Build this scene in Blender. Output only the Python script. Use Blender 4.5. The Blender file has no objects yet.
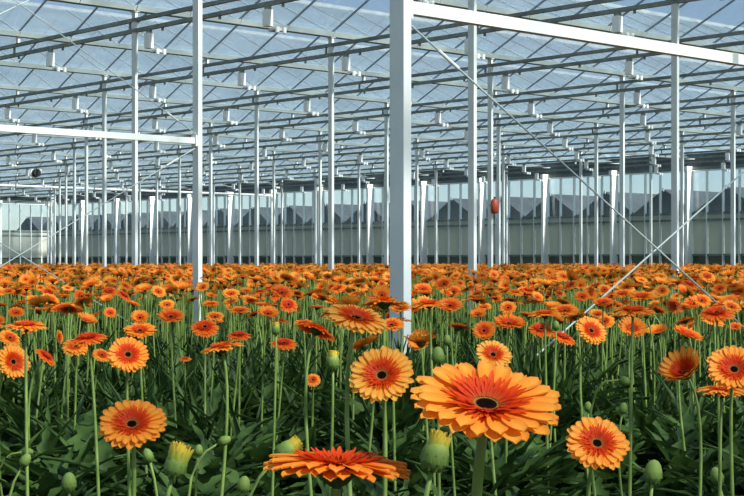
import bpy, math, random
import numpy as np
from mathutils import Vector, Matrix

# ------------------------------------------------------------------ camera, sky, sun, exposure
F, CX, HZ = 1503.0, 372.0, 261.0              # focal length in pixels, image centre, horizon row (744x496)
EYE = 0.95
TH = 0.83118
RT = Vector((math.sin(TH), -math.cos(TH), 0))  # camera right in greenhouse axes (x along gutters, y along girders)
FW = Vector((math.cos(TH), math.sin(TH), 0))   # camera forward
scene = bpy.context.scene
col = scene.collection
cd = bpy.data.cameras.new('camera')
cam = bpy.data.objects.new('camera', cd); col.objects.link(cam)
cam.location = (0, 0, EYE)
cam.rotation_euler = (math.pi/2, 0, -(math.pi/2 - TH))
cd.sensor_fit = 'HORIZONTAL'; cd.sensor_width = 36; cd.lens = 36*F/744
cd.shift_y = (HZ-248)/744; cd.clip_end = 600; cd.clip_start = .05
scene.camera = cam

SUN_DIR = Vector((0.10, -1.0, 0.0)).normalized()
SUN_EL = math.radians(43)
world = bpy.data.worlds.new('sky'); scene.world = world; world.use_nodes = True
wn = world.node_tree.nodes; wl = world.node_tree.links; wn.clear()
wo = wn.new('ShaderNodeOutputWorld'); wb = wn.new('ShaderNodeBackground'); sk = wn.new('ShaderNodeTexSky')
sk.sky_type = 'NISHITA'; sk.sun_disc = False; sk.sun_elevation = SUN_EL
sk.sun_rotation = math.atan2(SUN_DIR.x, SUN_DIR.y)
sk.air_density = 1.0; sk.dust_density = 0.4; sk.ozone_density = 1.5
wb.inputs['Strength'].default_value = 0.14
tn_ = wn.new('ShaderNodeMix'); tn_.data_type = 'RGBA'; tn_.blend_type = 'MULTIPLY'
tn_.inputs['Factor'].default_value = 1; tn_.inputs['B'].default_value = (.80, .92, 1.06, 1)   # white balance of the whole sky
wl.new(sk.outputs[0], tn_.inputs['A']); wl.new(tn_.outputs['Result'], wb.inputs[0]); wl.new(wb.outputs[0], wo.inputs[0])
sd = bpy.data.lights.new('sun', 'SUN'); sd.energy = 14.5; sd.angle = math.radians(4.0); sd.color = (1, .95, .86)
sun = bpy.data.objects.new('sun', sd); col.objects.link(sun)
to_sun = Vector((SUN_DIR.x*math.cos(SUN_EL), SUN_DIR.y*math.cos(SUN_EL), math.sin(SUN_EL)))
sun.rotation_euler = to_sun.to_track_quat('Z', 'Y').to_euler(); sun.location = (10, -10, 30)
vs = scene.view_settings
vs.view_transform = 'Standard'; vs.look = 'None'; vs.gamma = 1; vs.use_curve_mapping = False
vs.exposure = 0.0

rng = random.Random(11)
nr = np.random.RandomState(5)

def at(x, y, d):
    p = RT*((x-CX)/F*d) + FW*d
    p.z = EYE - (y-HZ)/F*d
    return p
def project(p):
    q = Vector(p); d = q.dot(FW)
    if d < .05: return None
    return CX + F*q.dot(RT)/d, HZ - F*(q.z-EYE)/d, d
def lin(r, g, b):
    f = lambda c: c/12.92 if c <= .04045 else ((c+.055)/1.055)**2.4
    return (f(r/255), f(g/255), f(b/255), 1)

# ------------------------------------------------------------------ materials
def newmat(name):
    m = bpy.data.materials.new(name); m.use_nodes = True
    n = m.node_tree.nodes; n.clear()
    return m, n, m.node_tree.links, n.new('ShaderNodeOutputMaterial')
def noisecol(n, l, c1, c2, scale, detail=4, stretch=None):
    tc = n.new('ShaderNodeTexCoord'); nz = n.new('ShaderNodeTexNoise')
    nz.inputs['Scale'].default_value = scale; nz.inputs['Detail'].default_value = detail
    if stretch:
        mp = n.new('ShaderNodeMapping'); mp.inputs['Scale'].default_value = stretch
        l.new(tc.outputs['Object'], mp.inputs[0]); l.new(mp.outputs[0], nz.inputs['Vector'])
    else: l.new(tc.outputs['Object'], nz.inputs['Vector'])
    cr = n.new('ShaderNodeValToRGB')
    cr.color_ramp.elements[0].position = .35; cr.color_ramp.elements[1].position = .65
    cr.color_ramp.elements[0].color = c1; cr.color_ramp.elements[1].color = c2
    l.new(nz.outputs[0], cr.inputs[0])
    return cr.outputs[0]
def solid(name, c1, c2, scale=6, rough=.5, metal=0, stretch=None):
    m, n, l, o = newmat(name)
    b = n.new('ShaderNodeBsdfPrincipled'); b.inputs['Roughness'].default_value = rough; b.inputs['Metallic'].default_value = metal
    l.new(noisecol(n, l, c1, c2, scale, stretch=stretch), b.inputs['Base Color'])
    l.new(b.outputs[0], o.inputs[0]); return m
def leafy(name, color_out, n, l, o, trans, rough=.5, spec=.3):
    b = n.new('ShaderNodeBsdfPrincipled'); b.inputs['Roughness'].default_value = rough
    b.inputs['Specular IOR Level'].default_value = spec
    t = n.new('ShaderNodeBsdfTranslucent'); mx = n.new('ShaderNodeMixShader'); mx.inputs[0].default_value = trans
    l.new(color_out, b.inputs['Base Color']); l.new(color_out, t.inputs['Color'])
    l.new(b.outputs[0], mx.inputs[1]); l.new(t.outputs[0], mx.inputs[2]); l.new(mx.outputs[0], o.inputs[0])
def glass(name, tint, clear_a, clear_b, white, scale, stretch=None, gloss=.08):
    """thin dusty glass: clear transmission mixed with a chalky film"""
    m, n, l, o = newmat(name)
    tr = n.new('ShaderNodeBsdfTransparent'); tr.inputs[0].default_value = tint
    df = n.new('ShaderNodeBsdfDiffuse'); df.inputs[0].default_value = white
    tl = n.new('ShaderNodeBsdfTranslucent'); tl.inputs[0].default_value = white
    film = n.new('ShaderNodeMixShader'); film.inputs[0].default_value = .55
    l.new(df.outputs[0], film.inputs[1]); l.new(tl.outputs[0], film.inputs[2])
    fac = noisecol(n, l, (1-clear_a,)*3+(1,), (1-clear_b,)*3+(1,), scale, 5, stretch)
    mx = n.new('ShaderNodeMixShader'); l.new(fac, mx.inputs[0])
    l.new(tr.outputs[0], mx.inputs[1]); l.new(film.outputs[0], mx.inputs[2])
    gl = n.new('ShaderNodeBsdfGlossy'); gl.inputs['Roughness'].default_value = .08
    m2 = n.new('ShaderNodeMixShader'); m2.inputs[0].default_value = gloss
    l.new(mx.outputs[0], m2.inputs[1]); l.new(gl.outputs[0], m2.inputs[2]); l.new(m2.outputs[0], o.inputs[0])
    return m
M = {}
M['white_steel'] = solid('white_steel', lin(214, 220, 218), lin(232, 236, 232), 3, .45)
M['zinc'] = solid('zinc', lin(150, 156, 156), lin(182, 188, 186), 5, .45, .3)
M['gutter'] = solid('gutter', lin(150, 164, 164), lin(178, 190, 188), 2, .5)
M['rail'] = solid('rail', lin(112, 120, 116), lin(142, 148, 140), 4, .6)
M['screen_cloth'] = solid('screen_cloth', lin(186, 182, 176), lin(214, 208, 196), 5, .9, stretch=(3, 1, 3))
M['bar'] = solid('bar', lin(138, 148, 152), lin(162, 170, 172), 5, .5)
M['lamp_white'] = solid('lamp_white', lin(235, 238, 235), lin(248, 248, 244), 3, .4)
M['reflector'] = solid('reflector', lin(190, 196, 196), lin(214, 218, 216), 8, .3, .4)
M['dark'] = solid('dark', lin(28, 30, 30), lin(48, 48, 46), 8, .6)
M['red'] = solid('red', lin(168, 62, 42), lin(184, 78, 54), 12, .5)
M['soil'] = solid('soil', lin(40, 33, 24), lin(66, 54, 38), 9, .95)
M['grass'] = solid('grass', lin(86, 100, 72), lin(112, 120, 88), .4, .95)
M['old_roof'] = solid('old_roof', lin(34, 42, 46), lin(48, 58, 62), .8, .8)
M['wall_column'] = solid('wall_column', lin(222, 232, 228), lin(238, 242, 238), 2, .5)
M['wall_rail'] = solid('wall_rail', lin(96, 112, 110), lin(120, 134, 130), 2, .6)
M['fascia'] = solid('fascia', lin(66, 80, 80), lin(96, 108, 104), 1.5, .7)
M['roof_glass'] = glass('roof_glass', (.92, .96, .98, 1), .80, .55, lin(172, 190, 200), 1.1, (1, 1, 1))
M['wall_glass'] = glass('wall_glass', (.92, .95, .97, 1), .97, .92, lin(170, 190, 205), .8, gloss=.04)
M['frosted'] = glass('frosted', (.9, .92, .9, 1), .12, .04, lin(192, 198, 190), 1.2, gloss=.02)
M['base_panel'] = glass('base_panel', (.8, .85, .8, 1), .10, .03, lin(92, 108, 96), 1.0, gloss=.02)

def petal_material():
    m, n, l, o = newmat('gerbera_petal')
    a = n.new('ShaderNodeAttribute'); a.attribute_name = 't'
    k = n.new('ShaderNodeAttribute'); k.attribute_name = 'tint'
    def ramp(stops):
        c = n.new('ShaderNodeValToRGB'); e = c.color_ramp.elements
        e[0].position, e[0].color = stops[0][0], lin(*stops[0][1])
        e[1].position, e[1].color = stops[-1][0], lin(*stops[-1][1])
        for p, q in stops[1:-1]:
            x = e.new(p); x.color = lin(*q)
        l.new(a.outputs['Fac'], c.inputs[0]); return c.outputs[0]
    red = ramp([(.15, (190, 90, 30)), (.3, (206, 44, 10)), (.6, (224, 66, 14)), (.8, (238, 112, 24)), (1, (246, 154, 52))])
    ora = ramp([(.15, (196, 120, 50)), (.3, (214, 66, 10)), (.42, (232, 96, 14)), (.58, (246, 144, 34)), (1, (252, 176, 64))])
    yel = ramp([(.15, (200, 120, 50)), (.3, (210, 50, 10)), (.5, (226, 76, 14)), (.6, (244, 156, 36)), (1, (252, 204, 92))])
    m1 = n.new('ShaderNodeMix'); m1.data_type = 'RGBA'; m2 = n.new('ShaderNodeMix'); m2.data_type = 'RGBA'
    r1 = n.new('ShaderNodeMapRange'); r1.inputs[1].default_value = 0; r1.inputs[2].default_value = .5
    r2 = n.new('ShaderNodeMapRange'); r2.inputs[1].default_value = .5; r2.inputs[2].default_value = 1
    l.new(k.outputs['Fac'], r1.inputs[0]); l.new(k.outputs['Fac'], r2.inputs[0])
    l.new(r1.outputs[0], m1.inputs['Factor']); l.new(red, m1.inputs['A']); l.new(ora, m1.inputs['B'])
    l.new(r2.outputs[0], m2.inputs['Factor']); l.new(m1.outputs['Result'], m2.inputs['A']); l.new(yel, m2.inputs['B'])
    # a darker red rim along the petal edges
    ed = n.new('ShaderNodeAttribute'); ed.attribute_name = 'edge'
    m3 = n.new('ShaderNodeMix'); m3.data_type = 'RGBA'; m3.inputs['B'].default_value = lin(206, 70, 18)
    sc = n.new('ShaderNodeMath'); sc.operation = 'MULTIPLY'; sc.inputs[1].default_value = .55
    l.new(ed.outputs['Fac'], sc.inputs[0]); l.new(sc.outputs[0], m3.inputs['Factor']); l.new(m2.outputs['Result'], m3.inputs['A'])
    leafy('p', m3.outputs['Result'], n, l, o, .38, .55, .2)
    return m
M['petal'] = petal_material()
def ramp_attr(name, attr, stops, trans, rough=.5, spec=.3):
    m, n, l, o = newmat(name)
    a = n.new('ShaderNodeAttribute'); a.attribute_name = attr
    c = n.new('ShaderNodeValToRGB'); e = c.color_ramp.elements
    e[0].position, e[0].color = stops[0][0], lin(*stops[0][1]); e[1].position, e[1].color = stops[-1][0], lin(*stops[-1][1])
    for p, q in stops[1:-1]:
        x = e.new(p); x.color = lin(*q)
    l.new(a.outputs['Fac'], c.inputs[0]); leafy(name, c.outputs[0], n, l, o, trans, rough, spec); return m
M['disc'] = ramp_attr('gerbera_disc', 't', [(0, (16, 8, 6)), (.14, (22, 10, 7)), (.175, (150, 116, 62)), (.24, (196, 120, 50))], .05, .95, .02)
M['bud'] = ramp_attr('gerbera_bud', 't', [(0, (82, 110, 46)), (.4, (128, 150, 74)), (.6, (154, 168, 74)), (.8, (190, 186, 70)), (1, (226, 190, 66))], .2, .6)
m, n, l, o = newmat('gerbera_stem'); leafy('s', noisecol(n, l, lin(108, 138, 58), lin(150, 172, 94), 14), n, l, o, .2); M['stem'] = m
m, n, l, o = newmat('gerbera_calyx'); leafy('s', noisecol(n, l, lin(48, 66, 32), lin(76, 96, 46), 30), n, l, o, .15); M['calyx'] = m
m, n, l, o = newmat('gerbera_leaf'); leafy('s', noisecol(n, l, lin(32, 54, 24), lin(80, 108, 50), 9), n, l, o, .3, .5, .22); M['leaf'] = m

# ------------------------------------------------------------------ mesh helpers
class MB:
    def __init__(s): s.v = []; s.f = []
    def box(s, a, b):
        (x0, y0, z0), (x1, y1, z1) = a, b; k = len(s.v)
        s.v += [(x0,y0,z0),(x1,y0,z0),(x1,y1,z0),(x0,y1,z0),(x0,y0,z1),(x1,y0,z1),(x1,y1,z1),(x0,y1,z1)]
        s.f += [tuple(k+i for i in q) for q in ((0,3,2,1),(4,5,6,7),(0,1,5,4),(1,2,6,5),(2,3,7,6),(3,0,4,7))]
        return s
    def tube(s, pts, r, n=6, cap=True):
        pts = [Vector(p) for p in pts]; k = len(s.v); R = r if isinstance(r, (list, tuple)) else [r]*len(pts)
        for i, p in enumerate(pts):
            d = (pts[min(i+1, len(pts)-1)]-pts[max(i-1, 0)]).normalized()
            a = d.cross(Vector((0, 0, 1)) if abs(d.z) < .9 else Vector((1, 0, 0))).normalized(); b = d.cross(a)
            for j in range(n):
                t = 2*math.pi*j/n; s.v.append(tuple(p+(a*math.cos(t)+b*math.sin(t))*R[i]))
        for i in range(len(pts)-1):
            for j in range(n):
                s.f.append((k+i*n+j, k+i*n+(j+1) % n, k+(i+1)*n+(j+1) % n, k+(i+1)*n+j))
        if cap:
            s.f.append(tuple(k+j for j in range(n))[::-1]); s.f.append(tuple(k+(len(pts)-1)*n+j for j in range(n)))
        return s
    def lathe(s, prof, n=12, c=(0, 0, 0)):
        k = len(s.v)
        for r, z in prof:
            for j in range(n):
                t = 2*math.pi*j/n; s.v.append((c[0]+r*math.cos(t), c[1]+r*math.sin(t), c[2]+z))
        for i in range(len(prof)-1):
            for j in range(n):
                s.f.append((k+i*n+j, k+i*n+(j+1) % n, k+(i+1)*n+(j+1) % n, k+(i+1)*n+j))
        return s
    def mesh(s, name, mat, smooth=False):
        me = bpy.data.meshes.new(name); me.from_pydata(s.v, [], s.f); me.materials.append(M[mat])
        if smooth: me.polygons.foreach_set('use_smooth', [True]*len(me.polygons))
        me.update(); return me
    def build(s, name, mat, parent=None, smooth=False): return put(name, s.mesh(name, mat, smooth), parent)
def put(name, me, parent=None, mw=None):
    o = bpy.data.objects.new(name, me); col.objects.link(o)
    if parent: o.parent = parent
    if mw is not None: o.matrix_local = mw
    return o
def tag(o, label=None, cat=None, group=None, kind=None):
    if label: o['label'] = label
    if cat: o['category'] = cat
    if group: o['group'] = group
    if kind: o['kind'] = kind
    return o
def empty(name, loc):
    o = bpy.data.objects.new(name, None); col.objects.link(o); o.location = loc; o.empty_display_size = .1; return o

# ------------------------------------------------------------------ greenhouse grid
GX, GY, AX, AY = 3.556, 6.4, 11.49, 17.42          # bay along gutters, bay along girders, one known post
nx = lambda i: AX + GX*i
ny = lambda j: AY + GY*j
Z_CH = EYE + 3.155                                  # lower girder rail
Z_TOP = Z_CH + .27                                  # underside of the gutters
WX = nx(8.657); WY = ny(8.512)                      # far wall, left wall
X0, Y0 = nx(-7), ny(-6)                             # extent behind the camera
Z_GL, RISE = Z_TOP+.07, .75

flo = MB().box((X0, Y0, -.2), (WX+.1, WY+.1, 0)).build('floor', 'soil'); tag(flo, 'dark soil floor under the gerbera field', kind='structure')
g = MB().box((-160, -160, -.5), (300, 300, -.21)).build('ground', 'grass'); tag(g, 'green grey open ground outside the greenhouse', kind='structure')

# ---- roof
ceil = MB()
for k in range(-12, 18):                            # ridges, parallel to the gutters
    y = ny(k/2)+1.6
    if y < Y0 or y > WY: continue
    ceil.box((X0, y-.03, Z_GL+RISE-.03), (WX, y+.03, Z_GL+RISE+.04))
ceil = ceil.build('ceiling', 'bar'); tag(ceil, 'sawtooth glass greenhouse roof of sloping panes on thin bars', kind='structure')
PW = GX/4; SL = math.hypot(1.6, RISE); ANG = math.atan2(RISE, 1.6)
pane_me = MB().box((.02, .03, -.002), (PW-.02, SL-.02, .002)).mesh('pane', 'roof_glass')
bar_me = MB().box((-.008, .02, -.02), (.008, SL-.01, .01)).mesh('glazing_bar', 'bar')
panes, bars = [], []
ni0, ni1 = int((X0-AX)/PW)+1, int((WX-AX)/PW)
for k in range(-12, 18):
    y = ny(k/2)
    if y < Y0 or y+3.2 > WY+.2: continue
    for i in range(ni0, ni1):
        x = AX+i*PW
        for side in (0, 1):
            if side == 0: mt = Matrix.Translation((x, y, Z_GL)) @ Matrix.Rotation(ANG, 4, 'X'); mb_ = mt
            else:
                mt = Matrix.Translation((x+PW, y+3.2, Z_GL)) @ Matrix.Rotation(math.pi, 4, 'Z') @ Matrix.Rotation(ANG, 4, 'X')
                mb_ = Matrix.Translation((x, y+3.2, Z_GL)) @ Matrix.Rotation(math.pi, 4, 'Z') @ Matrix.Rotation(ANG, 4, 'X')
            c = mt @ Vector((PW/2, SL/2, 0)); q = project(c)
            vis = q is not None and side == 1 and -40 < q[0] < 784 and -30 < q[1] < 260
            dist = (c-cam.location).length if vis else 1e4+(c-cam.location).length
            panes.append((dist, mt)); bars.append((dist, mb_))
def field(items, me, name, parent, mat, keep=300):
    items.sort(key=lambda t: t[0])
    for d, mt in items[:keep]: put(name, me, parent, mt)
    base = np.array([v.co[:] for v in me.vertices]); fc = [tuple(p.vertices) for p in me.polygons]
    V = []; Fc = []
    for n_, (d, mt) in enumerate(items[keep:]):
        R = np.array(mt.to_3x3()); V.append(base @ R.T + np.array(mt.translation))
        k = n_*len(base); Fc += [tuple(k+a for a in f) for f in fc]
    m2 = bpy.data.meshes.new(name+'s'); m2.from_pydata(np.concatenate(V).tolist(), [], Fc); m2.materials.append(M[mat])
    tag(put(name+'s', m2, parent), kind='stuff')
field(panes, pane_me, 'pane', ceil, 'roof_glass')
field(bars, bar_me, 'glazing_bar', ceil, 'bar')

# ---- gutters (each one a trim of the setting)
tn = 0
for k in range(-12, 18):
    y = ny(k/2)
    if y < Y0 or y > WY: continue
    tn += 1
    b = MB()
    L = [(-.09, .07), (-.065, .0), (.065, .0), (.09, .07), (.075, .07), (.055, .015), (-.055, .015), (-.075, .07)]
    for x in (X0, WX): b.v += [(x, y+p, Z_TOP+q) for p, q in L]
    b.f += [tuple(range(8))[::-1], tuple(range(8, 16))] + [(i, (i+1) % 8, 8+(i+1) % 8, 8+i) for i in range(8)]
    tag(b.build('trim_%d' % tn, 'gutter'), 'pale metal roof gutter running across the greenhouse roof', kind='structure')

# ---- girders: two rails with the rolled screen cloth between them
ordn = {0: 'nearest', 1: 'second', 2: 'third', 3: 'fourth', 4: 'fifth', 5: 'sixth', 6: 'seventh', 7: 'eighth', 8: 'ninth'}
stub_me = MB().box((-.02, -.03, 0), (.02, .03, Z_TOP-Z_CH-.175)).mesh('gutter_stub', 'white_steel')
def roof_girder(i):
    x = nx(i); y0, y1 = max(Y0, ny(-5)), WY-.1
    r = empty('roof_girder', (x, y0, Z_CH)); L = y1-y0
    MB().box((-.024, 0, -.027), (.024, L, .027)).build('bottom_rail', 'rail', r)
    MB().box((-.024, 0, .123), (.024, L, .174)).build('top_rail', 'rail', r)
    w = MB()
    for q in range(int(L/3.2)):
        w.box((-.012, q*3.2+.1, .02), (.012, q*3.2+.13, .14))
    tag(w.build('web_struts', 'rail', r), kind='stuff')
    c = MB()
    for q in range(int(L/1.28)):
        c.box((-.012, q*1.28+.6, -.07), (.012, q*1.28+.63, -.02))
    tag(c.build('clips', 'rail', r), kind='stuff')
    for j in range(-2, 8):                          # short stubs holding the middle gutters
        q = project((x, ny(j+.5), Z_CH))
        if q and -20 < q[0] < 764 and q[1] > -20:
            put('gutter_stub', stub_me, r, Matrix.Translation((0, ny(j+.5)-y0, .173)))
    if i < 0: tag(r, 'twin railed roof girder high above the photograph, nearest the camera', 'girder', 'roof girders')
    else: tag(r, 'dark twin rail roof girder, %s in view from the front' % ordn[i], 'girder', 'roof girders')
    return r
for i in range(-1, 9): roof_girder(i)

# ---- posts
post_me = MB().box((-.022, -.043, 0), (.022, .043, Z_TOP-.012)).mesh('shaft', 'white_steel')
cap_me = MB().box((-.04, -.06, Z_TOP-.012), (.04, .06, Z_TOP)).mesh('cap_plate', 'white_steel')
foot_me = MB().box((-.07, -.09, 0), (.07, .09, .015)).mesh('foot_plate', 'zinc')
special = {(-2, -2): 'thick white steel post in the centre foreground, nearest of all posts',
           (-1, -1): 'white steel post left of centre carrying the left brace beam',
           (0, -1): 'white steel post right of the central post, behind the diagonal rod',
           (1, -1): 'white steel post behind the right half of the long white beam',
           (0, 0): 'slim white post between the left edge and the brace beam post',
           (1, 0): 'slim white post halfway between left brace post and central post',
           (2, 0): 'slim white post carrying the red canister', (3, 0): 'slim white post just right of the upper rod, mid right',
           (4, 0): 'slim white post nearest the right edge of the picture', (1, 1): 'slim white post left of the pair near the left rod end',
           (2, 1): 'slim white post just right of the left brace beam post', (3, 1): 'slim white post tucked against the left side of the central post'}
posts = {}
for i in range(-2, 9):
    for j in range(-2, 9):
        if ny(j) > WY-.5: continue
        q = project((nx(i), ny(j), EYE))
        if q is None or not (-10 < q[0] < 752 or (i, j) in ((-1, -2), (-2, -1))): continue
        r = empty('steel_post', (nx(i), ny(j), 0))
        put('shaft', post_me, r); put('cap_plate', cap_me, r); put('foot_plate', foot_me, r)
        posts[(i, j)] = r
ords = lambda k: '%d%s' % (k, 'th' if 10 < k % 100 < 14 else {1: 'st', 2: 'nd', 3: 'rd'}.get(k % 10, 'th'))
px_posts = sorted((project((nx(i), ny(j), EYE))[0], (i, j)) for (i, j) in posts)
k = 0
for x, ij in px_posts:
    if 0 <= x <= 744: k += 1
    if ij in special: tag(posts[ij], special[ij], 'post', 'roof posts')
    elif 0 <= x <= 744: tag(posts[ij], 'slim white steel post, %s roof post from the left edge' % ords(k), 'post', 'roof posts')
    else: tag(posts[ij], 'white steel post standing just outside the %s edge of the picture' % ('left' if x < 0 else 'right'), 'post', 'roof posts')
hb = MB().tube([(-.0232, -.018, 2.07), (-.0216, -.018, 2.07)], .006, 8); hb.build('bolt_hole', 'dark', posts[(-2, -2)])
MB().box((.022, -.02, EYE+.2), (.045, .02, EYE+.24)).build('cable_clip', 'dark', posts[(-2, -2)])
# ---- brace beams and rods
ZB = EYE + .3413*3.155
def brace_beam(i, j, label):
    r = empty('brace_beam', (nx(i)+.022, ny(j), ZB))
    MB().box((.02, -.022, -.027), (GX-.044-.02, .022, .027)).build('tube', 'white_steel', r)
    for x in (0, GX-.044-.02): MB().box((x, -.035, -.05), (x+.02, .035, .05)).build('end_plate', 'white_steel', r)
    if j == -2: MB().box((GX*.67, -.024, -.029), (GX*.685, .024, .029)).build('sleeve', 'zinc', r)
    return tag(r, label, 'beam')
brace_beam(-2, -2, 'long white steel beam from the central post to the upper right')
brace_beam(-2, -1, 'white steel beam running from the left edge to the left post')
def rod(i0, z0, i1, z1, j, label, dy):
    a = Vector((nx(i0)+.022*(1 if i1 > i0 else -1), ny(j)+dy, z0)); b = Vector((nx(i1)-.022*(1 if i1 > i0 else -1), ny(j)+dy, z1))
    r = empty('brace_rod', a); d = b-a
    MB().tube([(0, 0, 0), d], .0045, 8).build('rod', 'gutter', r)
    u = d.normalized()
    MB().tube([u*.22, u*.36], .008, 8).build('turnbuckle', 'white_steel', r)
    MB().tube([d-u*.05, d], .010, 8).build('end_fork', 'white_steel', r)
    return tag(r, label, 'rod', 'diagonal brace rods')
rod(-2, ZB-.06, -1, .04, -2, 'diagonal rod falling rightwards from the central post under the beam', -.012)
rod(-1, ZB-.06, -2, .04, -2, 'diagonal rod rising to the right edge, crossing the other', .012)
rod(-1, ZB-.06, -2, .04, -1, 'diagonal rod falling leftwards from the left post below its beam', -.012)
rod(-2, ZB-.06, -1, .04, -1, 'short visible rod low at the left edge, crossing its neighbour', .012)
rod(-1, ZB+.06, -2, Z_CH-.1, -1, 'thin rod rising to the upper left corner above the beam', -.012)
rod(-2, ZB+.06, -1, Z_CH-.1, -1, 'thin rod at the upper left corner crossing another, cut by frame', .012)
# tie tube reaching the far wall, hung from the girders
yt = ny(5.512); xt0 = nx(2); zt = EYE+2.93
r = empty('tie_tube', (xt0, yt, zt))
MB().tube([(0, 0, 0), (WX-xt0-.1, 0, 0)], .05, 8).build('tube', 'white_steel', r)
for i in range(3, 9): MB().box((nx(i)-xt0-.01, -.01, .04), (nx(i)-xt0+.01, .01, Z_CH-zt-.026)).build('hanger', 'zinc', r)
tag(r, 'pale horizontal tie tube on the left, reaching the far glass wall', 'tube')

# ---- grow lamps under the girders
def make_lamp():
    r = empty('grow_lamp', (0, 0, 0))
    MB().box((-.02, -.045, -.045), (.02, .045, 0)).build('clamp', 'rail', r)
    MB().box((-.045, -.05, -.25), (.04, .05, -.045)).build('ballast_box', 'lamp_white', r)
    rf = MB(); n = 8
    for k, (w, d, z) in enumerate(((.03, .05, -.245), (.06, .11, -.265), (.075, .13, -.295))):
        for sx, sy in ((-1, -1), (1, -1), (1, 1), (-1, 1)): rf.v.append((.13+sx*w, sy*d*.6, z))
    for k in range(2):
        for a in range(4): rf.f.append((k*4+a, k*4+(a+1) % 4, k*4+4+(a+1) % 4, k*4+4+a))
    rf.f.append((0, 1, 2, 3)); rf.build('reflector', 'reflector', r)
    MB().box((.0, -.012, -.25), (.09, .012, -.225)).build('arm', 'zinc', r)
    for x in (.08, .19): MB().tube([(x, -.085, -.325), (x, -.085, -.255)], .026, 8).build('lamp_socket', 'lamp_white', r)
    return r
lamp0 = make_lamp(); used = False
def copy_tree(o, parent=None):
    c = o.copy(); col.objects.link(c); c.parent = parent
    for ch in o.children: copy_tree(ch, c)
    return c
lamps = {}
for i in range(0, 9):
    for k in range(-8, 22):
        j = -.054 + .404*k
        y = ny(j)
        if y > WY-.6: continue
        p = Vector((nx(i), y, Z_CH-.026)); q = project(p)
        if not q or not (-15 < q[0] < 760) or q[1] < -25: continue
        o = lamp0 if not used else copy_tree(lamp0); used = True
        o.location = p
        lamps.setdefault(i, []).append((q[0], o))
for i, L in lamps.items():
    L.sort(key=lambda t: t[0])
    for k, (x, o) in enumerate(L):
        tag(o, 'white box grow lamp under the %s girder, %s lamp from the left' % (ordn[i], ords(k+1)), 'lamp', 'grow lamps under the roof girders')

# red canister on its post, dark blower unit under the roof at the left
pr = posts[(2, 0)].location
rc = empty('red_canister', (pr.x-.024, pr.y-.12, EYE+.80))
MB().lathe([(0, 0), (.045, 0), (.062, .03), (.068, .12), (.062, .2), (.042, .24), (.02, .25), (0, .25)], 14).build('body', 'red', rc, True)
MB().lathe([(0, .248), (.018, .248), (.018, .28), (0, .28)], 8).build('valve', 'dark', rc)
MB().box((-.03, .06, .12), (.03, .1, .16)).build('strap_bracket', 'zinc', rc)
tag(rc, 'red canister hung on a slim white post right of centre', 'canister')

fx, fy = nx(4), ny(4.30)
fn = empty('circulation_fan', (fx, fy, Z_CH-.2))
MB().tube([(0, -.12, 0), (0, .12, 0)], .13, 14).build('housing', 'dark', fn)
MB().lathe([(.13, -.13), (.16, -.13), (.16, -.09), (.13, -.09)], 14).build('guard_ring', 'lamp_white', fn).matrix_local = Matrix.Rotation(math.pi/2, 4, 'X')
MB().box((-.015, -.015, .12), (.015, .015, .18)).build('hanger', 'rail', fn)
MB().box((.10, -.05, -.02), (.18, .05, .14)).build('motor_box', 'lamp_white', fn)
tag(fn, 'small black fan with white ring hanging under the roof, far left', 'fan')

# ------------------------------------------------------------------ glass walls
def wall(name, axis, fixed, a0, a1, sgn, label):
    """axis 'y': wall plane x=fixed spanning y; axis 'x': plane y=fixed spanning x"""
    def P(a, o, z): return (fixed+sgn*o, a, z) if axis == 'y' else (a, fixed+sgn*o, z)
    def B(a, b, o0, o1, z0, z1):
        p, q = P(a, o0, z0), P(b, o1, z1)
        return MB().box(tuple(map(min, p, q)), tuple(map(max, p, q)))
    ztop = EYE+.974*3.155
    root = B(a0, a1, 0, .25, ztop, Z_TOP+.2).build(name, 'fascia'); tag(root, label, kind='structure')
    B(a0, a1, -.06, .0, ztop+.02, ztop+.10).build('fascia_rail', 'wall_rail', root)
    B(a0, a1, -.05, .06, ztop-.05, ztop).build('top_rail', 'wall_column', root)
    zr1, zr2 = 2.52, 1.12
    for z in (zr1, zr1-.22, zr2, .3): B(a0, a1, -.03, .05, z, z+.07).build('rail', 'wall_rail', root)
    n = round((a1-a0)/3.2)
    for c in range(n+1):
        a = a0+c*3.2
        B(a-.05, a+.05, -.30, .05, 0, ztop-.05).build('column', 'wall_column', root)
        B(a-.07, a+.07, -.34, .05, ztop-.05, ztop+.12).build('column_head', 'wall_column', root)
        if c == n: break
        for q in range(5):
            x = a+.64*q
            if q: B(x-.015, x+.015, -.06, .05, .37, ztop-.05).build('mullion', 'wall_column', root)
            B(x+.024, x+.616, .02, .03, zr1+.07, ztop-.05).build('pane', 'wall_glass', root)
            B(x+.024, x+.616, .02, .03, zr2+.07, zr1).build('frosted_pane', 'frosted', root)
            B(x+.024, x+.616, .02, .03, 0, zr2).build('base_panel', 'base_panel', root)
    return root
jw = 2.012
wall('wall_back', 'y', WX, ny(jw-2), ny(jw-2)+3.2*17, 1, 'far glazed greenhouse wall with white columns and frosted lower panes')
wall('wall_left', 'x', WY+.05, WX-3.2*9-.15, WX-.15, 1, 'glazed greenhouse side wall at the far left corner')

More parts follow.
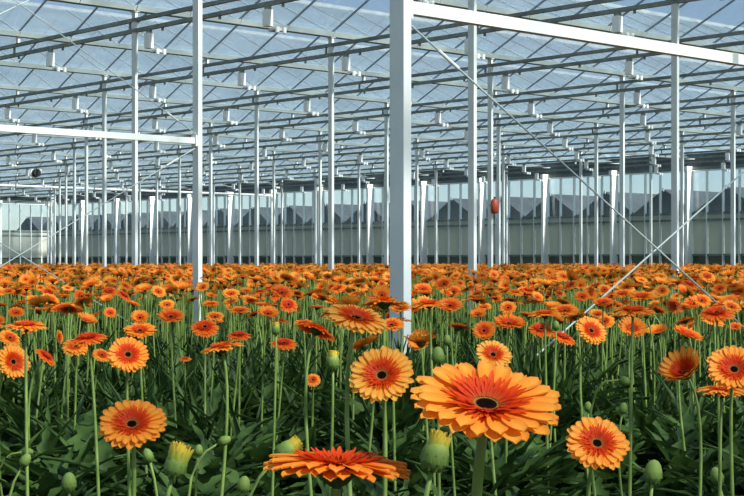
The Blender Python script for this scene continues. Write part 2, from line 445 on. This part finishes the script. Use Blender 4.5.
# neighbouring greenhouse seen through the wall: a row of gables
def neighbour():
    x0 = 53.0; root = empty('neighbour_greenhouse', (x0, ny(3), 0))
    y0 = ny(-1)-ny(3)+1.2
    for k in range(26):
        y = y0+3.2*k
        b = MB(); b.v = [(0, y, 0), (0, y+3.2, 0), (0, y+3.2, 3.05), (0, y+1.6, 4.05), (0, y, 3.05)]
        b.v += [(30, p[1], p[2]) for p in b.v]
        b.f = [(0, 1, 2, 3, 4), (9, 8, 7, 6, 5), (2, 7, 8, 3), (3, 8, 9, 4), (0, 4, 9, 5), (1, 6, 7, 2)]
        bb = b.build('gabled_span', 'old_roof', root)
        MB().box((-.05, y+1.57, 3.95), (0, y+1.63, 4.1)).build('ridge_end', 'bar', bb)
    tag(root, 'grey neighbouring greenhouse with a row of gables beyond the far wall', 'greenhouse')
neighbour()

# ------------------------------------------------------------------ gerberas
def petal_arrays(r0, r1, w, nl, lift, curl, t0, t1, cup=.12):
    """one petal along +x, R = 1 ; returns verts, faces, t, edge"""
    V = []; T = []; E_ = []
    for a in range(nl+1):
        s = a/nl; x = r0+(r1-r0)*s
        h = w*(.42+.58*min(1, s/.6))*math.sqrt(max(.0, 1-.9*max(0, (s-.72)/.28)**2))
        z = lift*s+curl*s*s
        for q in (-1, 0, 1):
            xx = x-(.02*(abs(q)) if s > .9 else 0)+(-.015 if (q == 0 and a == nl) else 0)
            V.append((xx, q*h, z+cup*w*abs(q)*2)); T.append(t0+(t1-t0)*s); E_.append(abs(q)*min(1, s*1.5)*.8 if a < nl else .8)
    Fc = []
    for a in range(nl):
        for q in range(2): Fc.append((a*3+q, a*3+q+1, a*3+q+4, a*3+q+3))
    return np.array(V), Fc, np.array(T), np.array(E_)
def ring(r0, r1, w, n, nl, lift, curl, t0, t1, rs, jit=.06, phase=0, zoff=0, lenj=.05):
    Vs, Fs, Ts, Es = [], [], [], []; k = 0
    for i in range(n):
        V, Fc, T, E_ = petal_arrays(r0, r1*(1+rs.uniform(-lenj, lenj)), w*(1+rs.uniform(-.15, .15)), nl, lift+rs.uniform(-jit, jit), curl+rs.uniform(-jit, jit), t0, t1)
        a = 2*math.pi*(i+phase)/n+rs.uniform(-.04, .04); c, s = math.cos(a), math.sin(a)
        Q = V.copy(); Q[:, 0] = V[:, 0]*c-V[:, 1]*s; Q[:, 1] = V[:, 0]*s+V[:, 1]*c; Q[:, 2] += zoff
        Vs.append(Q); Fs += [tuple(k+x for x in f) for f in Fc]; Ts.append(T); Es.append(E_); k += len(V)
    return np.concatenate(Vs), Fs, np.concatenate(Ts), np.concatenate(Es)
def join(parts):
    Vs, Fs, Ts, Es = [], [], [], []; k = 0
    for V, Fc, T, E_ in parts:
        Vs.append(V); Fs += [tuple(k+x for x in f) for f in Fc]; Ts.append(T); Es.append(E_); k += len(V)
    return np.concatenate(Vs), Fs, np.concatenate(Ts), np.concatenate(Es)
def amesh(name, arr, mat, tint=None, smooth=True):
    V, Fc, T, E_ = arr
    me = bpy.data.meshes.new(name); me.from_pydata(V.tolist(), [], Fc); me.materials.append(M[mat])
    at_ = me.attributes.new('t', 'FLOAT', 'POINT'); at_.data.foreach_set('value', np.asarray(T, dtype=np.float32))
    ae = me.attributes.new('edge', 'FLOAT', 'POINT'); ae.data.foreach_set('value', np.asarray(E_, dtype=np.float32))
    ti = me.attributes.new('tint', 'FLOAT', 'POINT')
    ti.data.foreach_set('value', np.full(len(V), .5 if tint is None else 0, dtype=np.float32) if tint is None or np.isscalar(tint) and tint == 0 else
                        (np.full(len(V), tint, dtype=np.float32) if np.isscalar(tint) else np.asarray(tint, dtype=np.float32)))
    if smooth: me.polygons.foreach_set('use_smooth', [True]*len(me.polygons))
    me.update(); return me
def lathe_arr(prof, n):
    V, T = [], []
    for r, z, t in prof:
        for j in range(n):
            a = 2*math.pi*j/n; V.append((r*math.cos(a), r*math.sin(a), z)); T.append(t)
    Fc = [(i*n+j, i*n+(j+1) % n, (i+1)*n+(j+1) % n, (i+1)*n+j) for i in range(len(prof)-1) for j in range(n)]
    return np.array(V), Fc, np.array(T), np.zeros(len(V))
DISC = [(.24, .015, .24), (.20, .05, .2), (.15, .055, .165), (.125, .05, .13), (.09, .07, .08), (.05, .06, .03), (.005, .045, 0)]
CAL = [(.03, -.30, 0), (.06, -.27, .1), (.17, -.2, .3), (.25, -.1, .6), (.30, .0, .9), (.2, .01, 1)]
def head_arrays(seed, n1=30, lift=.1, curl=-.05, nl=5, wide=.105):
    rs = random.Random(seed)
    pet = join([ring(.22, 1.0, wide, n1, nl, lift, curl, .42, 1, rs),
                ring(.2, .86, wide*.95, n1-4, nl, lift+.05, curl, .38, .92, rs, phase=.5, zoff=.025)])
    inn = join([ring(.18, .56, .035, 34, 3, .12, .02, .28, .6, rs, .04, .3, .045), ring(.16, .42, .032, 30, 3, .13, .0, .2, .45, rs, .03, 0, .055)])
    return pet, inn
VAR = []
for s, (n1, lift, curl, wide, tint) in enumerate([(26, .10, -.06, .115, .5), (32, .16, -.02, .095, .25), (28, .02, -.10, .11, .6), (24, .24, .0, .12, .45),
                                            (30, .12, -.05, .10, .9), (34, -.04, -.10, .095, .05), (26, .3, .08, .115, .7)]):
    pet, inn = head_arrays(s, n1, lift, curl, 5, wide)
    VAR.append((amesh('petals', pet, 'petal', tint), amesh('inner_florets', inn, 'petal', tint*.5)))
DISC_ME = amesh('disc', lathe_arr(DISC, 16), 'disc')
CAL_ME = amesh('calyx', lathe_arr(CAL, 14), 'calyx')

def head_matrix(p, nrm, spin, R):
    nrm = Vector(nrm).normalized()
    q = nrm.to_track_quat('Z', 'Y')
    return Matrix.Translation(p) @ q.to_matrix().to_4x4() @ Matrix.Rotation(spin, 4, 'Z') @ Matrix.Scale(R, 4)
def stem_mesh(top, nrm, base, r=.0042, seg=9, n=6, name='stem'):
    a = Vector(top); d = a-Vector(nrm).normalized()*min(.12, .35*a.z); e = Vector(base)
    c1 = Vector((e.x*.35+d.x*.65, e.y*.35+d.y*.65, max(.1, a.z*.6)))
    pts = []
    for i in range(seg+1):
        t = i/seg; m_ = 1-t
        pts.append(a*m_**3+d*3*m_*m_*t+c1*3*m_*t*t+e*t**3)
    return MB().tube([p for p in pts], [r*(.8+.45*i/seg) for i in range(seg+1)], n).mesh(name, 'stem', True)

OV = []                                            # occupied image boxes, so the random field leaves the picked flowers clear
def gerbera(p, nrm, R, label, group=None, var=0, detail=False, spin=0, tint=.5, nearpar=None, lean=.05):
    base = Vector((p.x+rng.uniform(-lean, lean), p.y+rng.uniform(-lean, lean), 0))
    root = empty('gerbera', base)
    hm = Matrix.Translation(-base) @ head_matrix(p, nrm, spin, R)
    nv = Vector(nrm).normalized()
    sm = stem_mesh(p-base-nv*R*.28, nv, (0, 0, 0), r=.0042 if R < .06 else .0052)
    put('stem', sm, root)
    put('calyx', CAL_ME, root, hm); put('disc', DISC_ME, root, hm)
    if detail:
        n1, lift, curl, wide, t_in = nearpar
        rs = random.Random(int(p.x*1000))
        pm = [amesh('petal', petal_arrays(.22, 1, wide, 8, lift+dj, curl-dj*.5, t_in, 1, .16), 'petal', tint) for dj in (-.05, 0, .04)]
        for i in range(n1):
            mt = Matrix.Rotation(2*math.pi*i/n1+rs.uniform(-.05, .05), 4, 'Z') @ Matrix.Rotation(rs.uniform(-.1, .1), 4, 'X') @ Matrix.Diagonal((rs.uniform(.93, 1.06), rs.uniform(.88, 1.1), 1, 1))
            put('petal', pm[i % 3], root, hm @ mt)
        for i in range(n1-3):
            mt = Matrix.Translation((0, 0, .03)) @ Matrix.Rotation(2*math.pi*(i+.5)/(n1-3)+rs.uniform(-.05, .05), 4, 'Z') @ Matrix.Rotation(-.06, 4, 'Y') @ Matrix.Diagonal((rs.uniform(.90, .97), rs.uniform(.85, 1.05), 1, 1))
            put('petal', pm[(i+1) % 3], root, hm @ mt)
        inn = join([ring(.18, .60, .033, 40, 4, lift*.6+.06, .02, .28, .62, rs, .04, .3, .05), ring(.17, .47, .03, 36, 3, lift*.6+.08, .0, .24, .5, rs, .03, 0, .06),
                    ring(.16, .34, .026, 30, 3, .09, .0, .18, .34, rs, .03, 0, .065)])
        put('inner_florets', amesh('inner_florets', inn, 'petal', tint*.15), root, hm)
    else:
        put('petals', VAR[var][0], root, hm); put('inner_florets', VAR[var][1], root, hm)
    return tag(root, label, 'flower', group)

def norm_from(p, asp, roll):
    back = (cam.location-p).normalized()
    right = RT; up = back.cross(right); up = -up if up.z < 0 else up
    r = math.radians(roll)
    side = right*math.sin(r)+up*math.cos(r)
    return back*asp+side*math.sqrt(max(0, 1-asp*asp))
# x, y, width px, facing (1 = faces camera), roll deg, diameter m, tint 0 red .5 orange 1 yellow, label
KEY = [
 (486, 407, 154, .50, 8, .120, .62, 'huge red centred gerbera with pale orange petals, front right of centre', (24, .08, -.03, .125, .36)),
 (337, 467, 152, .12, 3, .120, .45, 'large orange gerbera seen edge on at the bottom, left of centre', (30, .05, -.10, .11, .3)),
 (382, 376, 67, .84, -8, .112, .95, 'yellow rimmed gerbera with black eye facing us below the central post', (28, .12, -.05, .11, .45)),
 (132, 425, 69, .70, -6, .112, .55, 'orange gerbera with black eye facing us, lower left', (26, .1, -.06, .12, .42)),
 (597, 444, 66, .80, 20, .112, .6, 'bright orange gerbera facing us, lower right', (24, .08, -.06, .13, .45)),
 (128, 355, 42, .85, 5, .110, .5, 'round orange gerbera with dark eye above the lower left bloom', (28, .1, -.06, .11, .4)),
 (493, 355, 38, .72, 15, .108, 1.0, 'small yellow gerbera with red ring just above the huge bloom', (26, .1, -.05, .115, .5)),
 (356, 319, 68, .36, 14, .115, .95, 'yellow tipped red gerbera tilted sideways left of the central post', (28, .06, -.1, .11, .5)),
 (591, 331, 34, .72, 38, .110, .6, 'tilted pink orange gerbera right of centre above bare stems', (26, .1, -.05, .115, .42)),
 (13, 362, 36, .80, 60, .112, .7, 'yellow orange gerbera turned sideways at the left edge', (26, .12, -.05, .115, .42)),
 (686, 374, 46, .60, -30, .110, .6, 'ragged orange gerbera left of the pair at right edge', (20, .6, .1, .12, .4)),
 (734, 370, 56, .80, 10, .112, .6, 'orange gerbera with dark eye cut by the right edge', (28, .14, -.04, .11, .36)),
 (722, 391, 52, .14, 4, .110, .7, 'flat orange gerbera edge on below the right edge pair', (28, .0, -.08, .11, .4)),
]
LIST = [  # x, y, w, facing, roll, D, variant, label
 (205, 327, 29, .62, 0, .105, 5, 'red gerbera tilted to us beside the left brace post foot'),
 (284, 343, 27, .42, 2, .105, 5, 'flat red gerbera alone between left post and central post'),
 (140, 331, 34, .45, 0, .11, 0, 'middle bloom of the three stacked gerberas left of the left post'),
 (140, 318, 19, .7, 0, .085, 3, 'upper small bloom of the three stacked gerberas at left'),
 (171, 317, 29, .5, 0, .11, 1, 'broad orange gerbera between stacked blooms and left post'),
 (167, 305, 17, .6, 0, .085, 4, 'small pale ringed gerbera above the broad orange bloom'),
 (110, 313, 14, .75, 10, .075, 1, 'tiny round orange gerbera left of the stacked blooms'),
 (102, 355, 20, .6, 20, .075, 2, 'dull orange gerbera half hidden left of the round bloom'),
 (16, 313, 17, .6, 0, .08, 1, 'small red orange gerbera high at the left edge'),
 (10, 338, 24, .55, 30, .10, 2, 'orange gerbera above the sideways bloom at the left edge'),
 (26, 326, 44, .14, 0, .115, 2, 'wide flat gerbera seen edge on near the left edge'),
 (88, 338, 40, .25, -8, .11, 5, 'red brown gerbera leaning edge on left of stacked blooms'),
 (46, 356, 25, .2, 40, .085, 5, 'half folded red gerbera above the bare stems at left'),
 (59, 337, 15, .3, 80, .07, 4, 'small drooping yellow gerbera near the left edge'),
 (215, 317, 20, .5, 0, .085, 4, 'small yellow ringed gerbera above the red bloom'),
 (268, 314, 23, .5, 10, .09, 3, 'upright cupped gerbera halfway between left and central posts'),
 (239, 335, 25, .35, 0, .095, 5, 'red orange gerbera just left of the flat red one'),
 (222, 347, 44, .10, -12, .11, 2, 'thin edge on gerbera rising to the right below the red blooms'),
 (303, 323, 20, .25, -6, .085, 0, 'small flat gerbera left of the tilted yellow tipped bloom'),
 (316, 330, 44, -.2, 20, .11, 5, 'dark backed gerbera turned away behind the yellow tipped bloom'),
 (240, 311, 23, .3, 0, .09, 0, 'flat orange gerbera above the red orange bloom'),
 (282, 293, 25, .5, 15, .11, 1, 'leaning gerbera standing above its neighbours left of centre'),
 (231, 294, 19, .5, 0, .10, 4, 'pale rimmed gerbera right of the left post foot'),
 (211, 304, 18, .3, 0, .09, 0, 'small flat gerbera right beside the left post foot'),
 (313, 380, 16, .85, 0, .055, 2, 'tiny brown yellow gerbera low among the stems'),
 (384, 303, 49, -.12, 0, .115, 2, 'wide dark bottomed gerbera touching the foot of the central post'),
 (429, 304, 37, .14, -3, .11, 2, 'flat gerbera edge on just right of the central post'),
 (450, 306, 27, .5, 0, .105, 1, 'orange red gerbera second right of the central post'),
 (508, 308, 18, .75, 0, .085, 0, 'small round gerbera above the two blooms right of centre'),
 (484, 331, 24, .82, 0, .095, 1, 'round orange gerbera left above the small yellow bloom'),
 (509, 324, 35, .4, 4, .11, 1, 'broad flat orange gerbera above the small yellow bloom'),
 (545, 314, 35, .1, 0, .11, 2, 'thin edge on gerbera between right of centre blooms'),
 (541, 329, 25, .6, 10, .095, 5, 'red orange gerbera below the thin edge on bloom'),
 (565, 311, 29, .42, 0, .11, 0, 'orange gerbera behind the tilted pink orange bloom'),
 (563, 337, 28, .35, 22, .10, 5, 'red gerbera tilted down to the right beside the tilted bloom'),
 (633, 311, 47, .16, 2, .115, 2, 'wide flat brownish gerbera below the crossing rods'),
 (717, 313, 37, .36, 0, .11, 5, 'flat red gerbera near the right edge'),
 (642, 297, 30, .3, 0, .115, 0, 'flat orange gerbera right below the rod crossing'),
 (582, 297, 17, .6, 0, .09, 1, 'small round red gerbera left of the falling rod'),
 (735, 327, 15, .5, 0, .07, 1, 'small orange gerbera beside the right edge'),
 (662, 291, 16, .8, 0, .09, 4, 'small yellow gerbera with red eye below the rods'),
 (478, 315, 18, .5, 0, .08, 3, 'small cupped gerbera left of the broad flat bloom'),
 (603, 303, 22, .4, 0, .09, 1, 'orange gerbera where the rising rod meets the field'),
 (185, 359, 14, .3, 0, .055, 2, 'tiny faded gerbera low left of the thin edge on bloom'),
]
for x, y, w, asp, roll, D, tint, lab, par in KEY:
    d = F*D/w; p = at(x, y, d); OV.append((x-w*.55, y-w*.5, x+w*.55, y+w*.5, d))
    gerbera(p, norm_from(p, asp, roll), D/2, lab, 'foreground gerberas', detail=True, spin=rng.uniform(0, 6), tint=tint, nearpar=par)
for x, y, w, asp, roll, D, var, lab in LIST:
    d = F*D/w; p = at(x, y, d); OV.append((x-w*.55, y-w*.35, x+w*.55, y+w*.35, d))
    gerbera(p, norm_from(p, asp, roll), D/2, lab, 'picked out gerberas', var=var, spin=rng.uniform(0, 6))

# ---- buds on bare or hooked stems
def bud_meshes(op):
    """op: how far open, 0 closed .. 1 showing yellow ray tips"""
    c = .35 if op == 0 else .75; prof = [(.1, 0, 0), (.34, .08, .05), (.44, .35, .15), (.43, .65, .3), (.34, .92, c*.8), (.2, 1.1, c), (.02, 1.17, c)]
    core = amesh('bud', lathe_arr(prof, 12), 'bud')
    rs = random.Random(3); P = []
    for row, (z, rr, n) in enumerate(((.05, .36, 9), (.32, .48, 10), (.58, .46, 10))):
        for i in range(n):
            V, Fc, T, E_ = petal_arrays(0, .55, .15, 3, .06, 0, 0, .45+.08*row, .25)
            a = 2*math.pi*(i+.5*(row % 2))/n; tilt = [.22, -.12, -.6][row]
            mt = np.array((Matrix.Rotation(a, 3, 'Z') @ Matrix.Rotation(-math.pi/2+tilt, 3, 'Y')))
            P.append((V @ mt.T+np.array((math.cos(a)*rr, math.sin(a)*rr, z)), Fc, T, E_))
    br = amesh('bracts', join(P), 'bud')
    tips = None
    if op > 0:
        P = []
        for rr, ln, z0, n_ in ((.40, .62, .52, 22), (.28, .72, .55, 16), (.14, .74, .56, 9)):
            for i in range(n_):
                V, Fc, T, E_ = petal_arrays(0, ln+.2*op*rr/.4, .10, 4, 0, -.22*(1-op), .5, 1, .2)
                a = 2*math.pi*i/n_+rs.uniform(-.1, .1); tilt = (-.5+.6*op)*rr/.4+rs.uniform(-.1, .1)
                mt = np.array((Matrix.Rotation(a, 3, 'Z') @ Matrix.Rotation(-math.pi/2+tilt, 3, 'Y')))
                P.append((V @ mt.T+np.array((math.cos(a)*rr, math.sin(a)*rr, z0)), Fc, T, E_))
        tips = amesh('ray_tips', join(P), 'bud')
    return core, br, tips
BUD = [bud_meshes(0), bud_meshes(.35), bud_meshes(.9)]
def bud(p, nrm, w, kind, label, group):
    base = Vector((p.x+rng.uniform(-.04, .04), p.y+rng.uniform(-.04, .04), 0))
    root = empty('gerbera_bud', base)
    hm = Matrix.Translation(-base) @ head_matrix(p, nrm, 0, w)
    put('stem', stem_mesh(p-base, nrm, (0, 0, 0), r=.0036), root)
    c, b, t = BUD[kind]
    put('bud', c, root, hm); put('bracts', b, root, hm)
    if t: put('ray_tips', t, root, hm)
    return tag(root, label, 'bud', group)
BL = [(172, 478, 26, 2, (.3, 0), 'opening green bud with yellow tips at the bottom, right of lower left bloom'),
      (69, 492, 17, 0, (0, 0), 'closed green bud at the bottom left edge of the picture'),
      (22, 466, 12, 0, (.6, 0), 'small green bud low at the far left among stems'),
      (431, 472, 32, 1, (.25, 0), 'big greenish yellow bud between the edge on and huge blooms'),
      (277, 458, 22, 1, (.9, -.3), 'yellow green bud nodding over the large edge on bloom'),
      (652, 484, 21, 0, (.1, 0), 'plump green bud at the bottom, right of the orange bloom'),
      (719, 484, 15, 0, (-.3, 0), 'green bud at the bottom right under the right edge flowers'),
      (333, 370, 15, 1, (0, 0), 'pale yellow green bud left of the yellow rimmed bloom'),
      (438, 364, 15, 0, (0, 0), 'dull green bud left of the huge bloom top'),
      (276, 335, 10, 1, (0, 0), 'small pale bud beside the flat red bloom'),
      (619, 380, 11, 0, (1, -1.2), 'hooked green bud hanging over above the lower right bloom'),
      (588, 412, 9, 0, (0, 0), 'tiny dark bud just above the lower right bloom'),
      (622, 414, 10, 0, (.2, 0), 'small round bud right of the lower right bloom top'),
      (198, 456, 10, 0, (.1, 0), 'small green bud left in the pair left of centre bottom'),
      (219, 443, 11, 0, (.9, -.6), 'small bent bud, right one of the pair left of centre bottom'),
      (242, 493, 15, 0, (.2, 0), 'pale green bud at the bottom left of the edge on bloom'),
      (447, 345, 9, 0, (0, 0), 'tiny green bud above the dull bud by the central post'),
      (150, 462, 12, 0, (-.3, 0), 'small pale bud just below the lower left bloom'),
      (23, 452, 9, 0, (1, -1), 'tiny hooked bud at the left above the bottom edge'),
      (556, 330, 8, 0, (0, 0), 'tiny bud between the tilted and red blooms')]
for x, y, w, kind, (sx, sz), lab in BL:
    W = .034 if w > 14 else .027
    d = F*W/w; p = at(x, y, d)
    nrm = Vector((0, 0, 1+sz))+RT*sx
    bud(p, nrm, W, kind, lab, 'gerbera buds'); OV.append((x-w, y-w*1.3, x+w, y+w*.3, d))

# ---- the field: nearest of the rest as single flowers, beyond that one mass
cand = []
d = 4.6
while d < 57:
    dens = 15 if d < 6.5 else 23 if d < 12 else 18 if d < 25 else 14
    step = .25 if d < 15 else .5
    half = .2475*d*1.22+.3
    n_ = nr.poisson(dens*step*2*half)
    for _ in range(n_):
        dd = d+nr.rand()*step; lat = (nr.rand()*2-1)*half
        p = RT*lat+FW*dd
        if p.x > WX-.5 or p.y > WY-.5: continue
        p.z = EYE-np.clip(nr.normal(float(np.interp(dd, [5.5, 9, 18, 45], [.25, .195, .16, .19])), .05), .085, .42)
        if any(abs(p.x-nx(i)) < .14 and abs(p.y-ny(j)) < .14 for (i, j) in posts): continue
        q = project(p)
        if dd < 10 and any(a-8 < q[0] < c+8 and b-6 < q[1] < e+6 and dd < k+1.2 for a, b, c, e, k in OV): continue
        if dd < 6 and q[1] > 352: continue
        cand.append((dd, p, q))
    d += step
def rand_normal(p):
    back = (cam.location-p); back.z = 0; back.normalize()
    az = nr.rand()*2*math.pi
    t = abs(nr.normal(.35, .28))
    h = Vector((math.cos(az), math.sin(az), 0))
    if nr.rand() < .25: h = (h*.6+back).normalized(); t += .25
    return (Vector((0, 0, 1))*math.cos(min(t, 1.4))+h*math.sin(min(t, 1.4))).normalized()
cand.sort(key=lambda t: t[0])
inview = [c for c in cand if -10 < c[2][0] < 754]
solo = inview[:300-len(KEY)-len(LIST)]
ids = {id(c) for c in solo}; rest = [c for c in cand if id(c) not in ids]
px_vis = [t for t in px_posts if 0 <= t[0] <= 744]
for dd, p, q in solo:
    R = nr.uniform(.040, .056)
    nrm = rand_normal(p); v_ = int(nr.randint(0, len(VAR)))
    f_ = nrm.dot((cam.location-p).normalized())
    pose = 'facing us' if f_ > .6 else 'tilted towards us' if f_ > .3 else 'held flat' if f_ > -.05 else 'turned away'
    hue = ['orange', 'red orange', 'wide orange', 'cupped orange', 'yellow rimmed', 'deep red', 'cupped yellow orange'][v_]
    near = min(((abs(x-q[0]), k_) for k_, (x, ij) in enumerate(px_vis)), key=lambda t: t[0])[1]
    side = 'below' if abs(px_vis[near][0]-q[0]) < 5 else 'left of' if q[0] < px_vis[near][0] else 'right of'
    row = 'near row' if dd < 7.5 else 'middle row' if dd < 9.5 else 'back row'
    lb = '%s gerbera %s, %s, %s %s post from left' % (hue, pose, row, side, ords(near+1))
    gerbera(p, nrm, R, lb, 'middle field gerberas', var=v_, spin=nr.rand()*6)

def tmpl(seed, n1, nl, lift, curl, wide, inner):
    rs = random.Random(seed)
    A = ring(.2, 1, wide, n1, nl, lift, curl, .42, 1, rs)
    parts = [A]
    if inner: parts.append(ring(.12, .55, .09, 12, 1, .1, 0, .25, .6, rs, .03, .5, .05))
    return join(parts)
MIDT = [tmpl(s, 20, 2, l_, c_, .15, True) for s, l_, c_ in ((1, .1, -.06), (2, .2, 0), (3, 0, -.1), (4, .32, .05))]
FART = [tmpl(s, 11, 1, l_, c_, .26, False) for s, l_, c_ in ((1, .06, 0), (2, .2, 0), (3, -.06, 0), (4, .3, 0))]
for tt in (MIDT, FART): pass
DLO = lathe_arr([(.22, .04, .2), (.13, .06, .14), (.005, .05, 0)], 7)
CLO = lathe_arr([(.04, -.3, 0), (.26, -.12, .5), (.3, 0, 1)], 6)
acc = {'petal': [[], [], [], [], []], 'disc': [[], [], [], [], []], 'calyx': [[], [], [], [], []]}
def push(key, arr, mt, tint):
    V, Fc, T, E_ = arr; A = acc[key]; k = sum_len[key]
    R = np.array(mt.to_3x3()); A[0].append(V @ R.T+np.array(mt.translation)); A[1].extend([tuple(k+x for x in f) for f in Fc])
    A[2].append(T); A[3].append(E_); A[4].append(np.full(len(V), tint)); sum_len[key] += len(V)
sum_len = {'petal': 0, 'disc': 0, 'calyx': 0}
stems = MB()
for dd, p, q in rest:
    R = nr.uniform(.042, .056); nrm = rand_normal(p); mt = head_matrix(p, nrm, nr.rand()*6, R)
    tint = float(np.clip(nr.normal(.6, .27), 0, 1))
    if dd < 22:
        push('petal', MIDT[nr.randint(4)], mt, tint); push('disc', DLO, mt, 0)
    else: push('petal', FART[nr.randint(4)], mt, tint)
    if dd < 30: push('calyx', CLO, mt, 0)
    lx, ly = nr.uniform(-.06, .06, 2); a = p-nrm*R*.28
    stems.tube([a, a+Vector((lx*.3, ly*.3, -.15))-nrm*.02, (p.x+lx, p.y+ly, 0)], .0045 if dd < 20 else .006, 4 if dd < 15 else 3, False)
fr = empty('gerbera_field', at(372, 300, 20) - Vector((0, 0, at(372, 300, 20).z)))
inv = Matrix.Translation(-fr.location)
for key, nm in (('petal', 'flower_heads'), ('disc', 'discs'), ('calyx', 'calyces')):
    A = acc[key]
    me = amesh(nm, (np.concatenate(A[0]), A[1], np.concatenate(A[2]), np.concatenate(A[3])), key, np.concatenate(A[4])+1e-4)
    tag(put(nm, me, fr, inv), kind='stuff')
tag(put('stems', stems.mesh('stems', 'stem', True), fr, inv), kind='stuff')
tag(fr, 'distant mass of orange gerberas stretching to the far wall', 'flowers', kind='stuff')

# ---- leaves
def leaf_arrays(L, W, nl, lobes, arch, seed):
    rs = random.Random(seed); V = []; ph = rs.uniform(0, 6)
    for a in range(nl+1):
        s = a/nl; x = L*s*(1-.12*arch*s); z = L*(.9*arch*s-1.05*arch*s*s)+.0
        base = math.sin(math.pi*min(1, max(0, (s-.16))/.84)**.75) if s > .16 else 0
        h = W*(.05+base*(1 if a % 2 == 0 else 1-lobes)*rs.uniform(.9, 1.1))
        if a == nl: h = .004
        tw = rs.uniform(-.12, .12)
        for q in (-1, 0, 1): V.append((x+abs(q)*L*.02, q*h, z+abs(q)*h*(.35+.2*math.sin(ph+5*s))+q*tw*h))
    Fc = [(a*3+q, a*3+q+1, a*3+q+4, a*3+q+3) for a in range(nl) for q in range(2)]
    return np.array(V), Fc, np.zeros(len(V)), np.zeros(len(V))
LEAF = [leaf_arrays(1, .06+.015*s, 14, .6, .4+.2*s, s) for s in range(4)]
UPL = [leaf_arrays(1, .022+.006*s, 8, .5, .2+.15*s, 7+s) for s in range(3)]
LEAFLO = [leaf_arrays(1, .2, 5, .2, .5+.2*s, s) for s in range(3)]
LEAF_ME = [amesh('leaf', a, 'leaf') for a in LEAF]
def leaf_mats(p, n, big=1, hi=1.15):
    out = []; a0 = nr.rand()*6
    for k in range(n):
        up = nr.uniform(.25, hi); s = nr.uniform(.30, .46)*big
        out.append(Matrix.Translation(p) @ Matrix.Rotation(a0+2.4*k+nr.uniform(-.3, .3), 4, 'Z') @ Matrix.Rotation(-up, 4, 'Y') @ Matrix.Rotation(nr.uniform(-.3, .3), 4, 'X') @ Matrix.Scale(s, 4))
    return out
lv = [[], [], 0]; count = 0
for x, dd in ((384, 5.9), (396, 6.1), (405, 5.8), (416, 6.05), (425, 5.9), (400, 5.5), (372, 5.8), (505, 5.9), (518, 6.1), (530, 6.0), (542, 6.1), (553, 6.2), (563, 6.2), (535, 5.6), (550, 5.7)):   # tall tufts round the foot of the central post
    p = at(x, 300, dd); p.z = 0
    for k, mt in enumerate(leaf_mats(p, 11, 1.6, 1.4)):
        V, Fc, _, _ = LEAF[k % 4]; R = np.array(mt.to_3x3()); lv[0].append(V @ R.T+np.array(mt.translation)); b = lv[2]
        lv[1].extend([tuple(b+x_ for x_ in f) for f in Fc]); lv[2] += len(V)
TALL = [leaf_arrays(1, .03+.012*s, 10, .5, .12+.08*s, 17+s) for s in range(3)]
for x in list(range(382, 424, 3))+list(range(524, 572, 4)):       # tall thin leaves before the post foot and the rod foot
    for _ in range(7):
        p = at(x+nr.uniform(-3, 3), 300, nr.uniform(5.7, 6.2)); p.z = 0
        mt = Matrix.Translation(p) @ Matrix.Rotation(nr.rand()*6.3, 4, 'Z') @ Matrix.Rotation(-nr.uniform(1.3, 1.52), 4, 'Y') @ Matrix.Scale(nr.uniform(.5, .66), 4)
        V, Fc, _, _ = TALL[nr.randint(3)]; R = np.array(mt.to_3x3()); lv[0].append(V @ R.T+np.array(mt.translation)); b = lv[2]
        lv[1].extend([tuple(b+x_ for x_ in f) for f in Fc]); lv[2] += len(V)
d = 1.5
while d < 52:
    step = .3 if d < 14 else .6
    half = .2475*d*1.3+.5
    dens = 15 if d < 9 else 9 if d < 16 else 4
    for _ in range(nr.poisson(dens*step*2*half)):
        dd = d+nr.rand()*step; p = RT*((nr.rand()*2-1)*half)+FW*dd
        if p.x > WX-.5 or p.y > WY-.5: continue
        if any(abs(p.x-nx(i)) < .1 and abs(p.y-ny(j)) < .1 for (i, j) in posts): continue
        q = project((p.x, p.y, .35))
        if 2.4 < dd < 4.6 and -20 < q[0] < 764 and count < 34:
            count += 1
            rt = empty('gerbera_plant', p)
            for k, mt in enumerate(leaf_mats(Vector((0, 0, 0.0)), 16)): put('leaf', LEAF_ME[k % 4], rt, mt)
            tag(rt, 'dark green leaf rosette at the foot of the nearest flower stems', 'plant', 'leaf rosettes under the near flowers'); continue
        for k, mt in enumerate(leaf_mats(p, 17 if dd < 9 else 11 if dd < 16 else 6, 1.0 if dd < 4.6 else 1.2, 1.15 if dd < 4.6 else 1.3)):
            V, Fc, _, _ = (LEAF[k % 4] if dd < 12 else LEAFLO[k % 3])
            R = np.array(mt.to_3x3()); lv[0].append(V @ R.T+np.array(mt.translation)); b = lv[2]
            lv[1].extend([tuple(b+x for x in f) for f in Fc]); lv[2] += len(V)
        if 5.4 < dd < 11:
            for k in range(5):
                mt = Matrix.Translation(p) @ Matrix.Rotation(nr.rand()*6.3, 4, 'Z') @ Matrix.Rotation(-nr.uniform(1.0, 1.45), 4, 'Y') @ Matrix.Scale(nr.uniform(.45, .64), 4)
                V, Fc, _, _ = UPL[k % 3]; R = np.array(mt.to_3x3()); lv[0].append(V @ R.T+np.array(mt.translation)); b = lv[2]
                lv[1].extend([tuple(b+x for x in f) for f in Fc]); lv[2] += len(V)
    d += step
me = bpy.data.meshes.new('gerbera_foliage'); me.from_pydata(np.concatenate(lv[0]).tolist(), [], lv[1]); me.materials.append(M['leaf'])
me.polygons.foreach_set('use_smooth', [True]*len(me.polygons))
tag(put('gerbera_foliage', me), 'dense dark green gerbera foliage covering the ground under the flowers', 'foliage', kind='stuff')
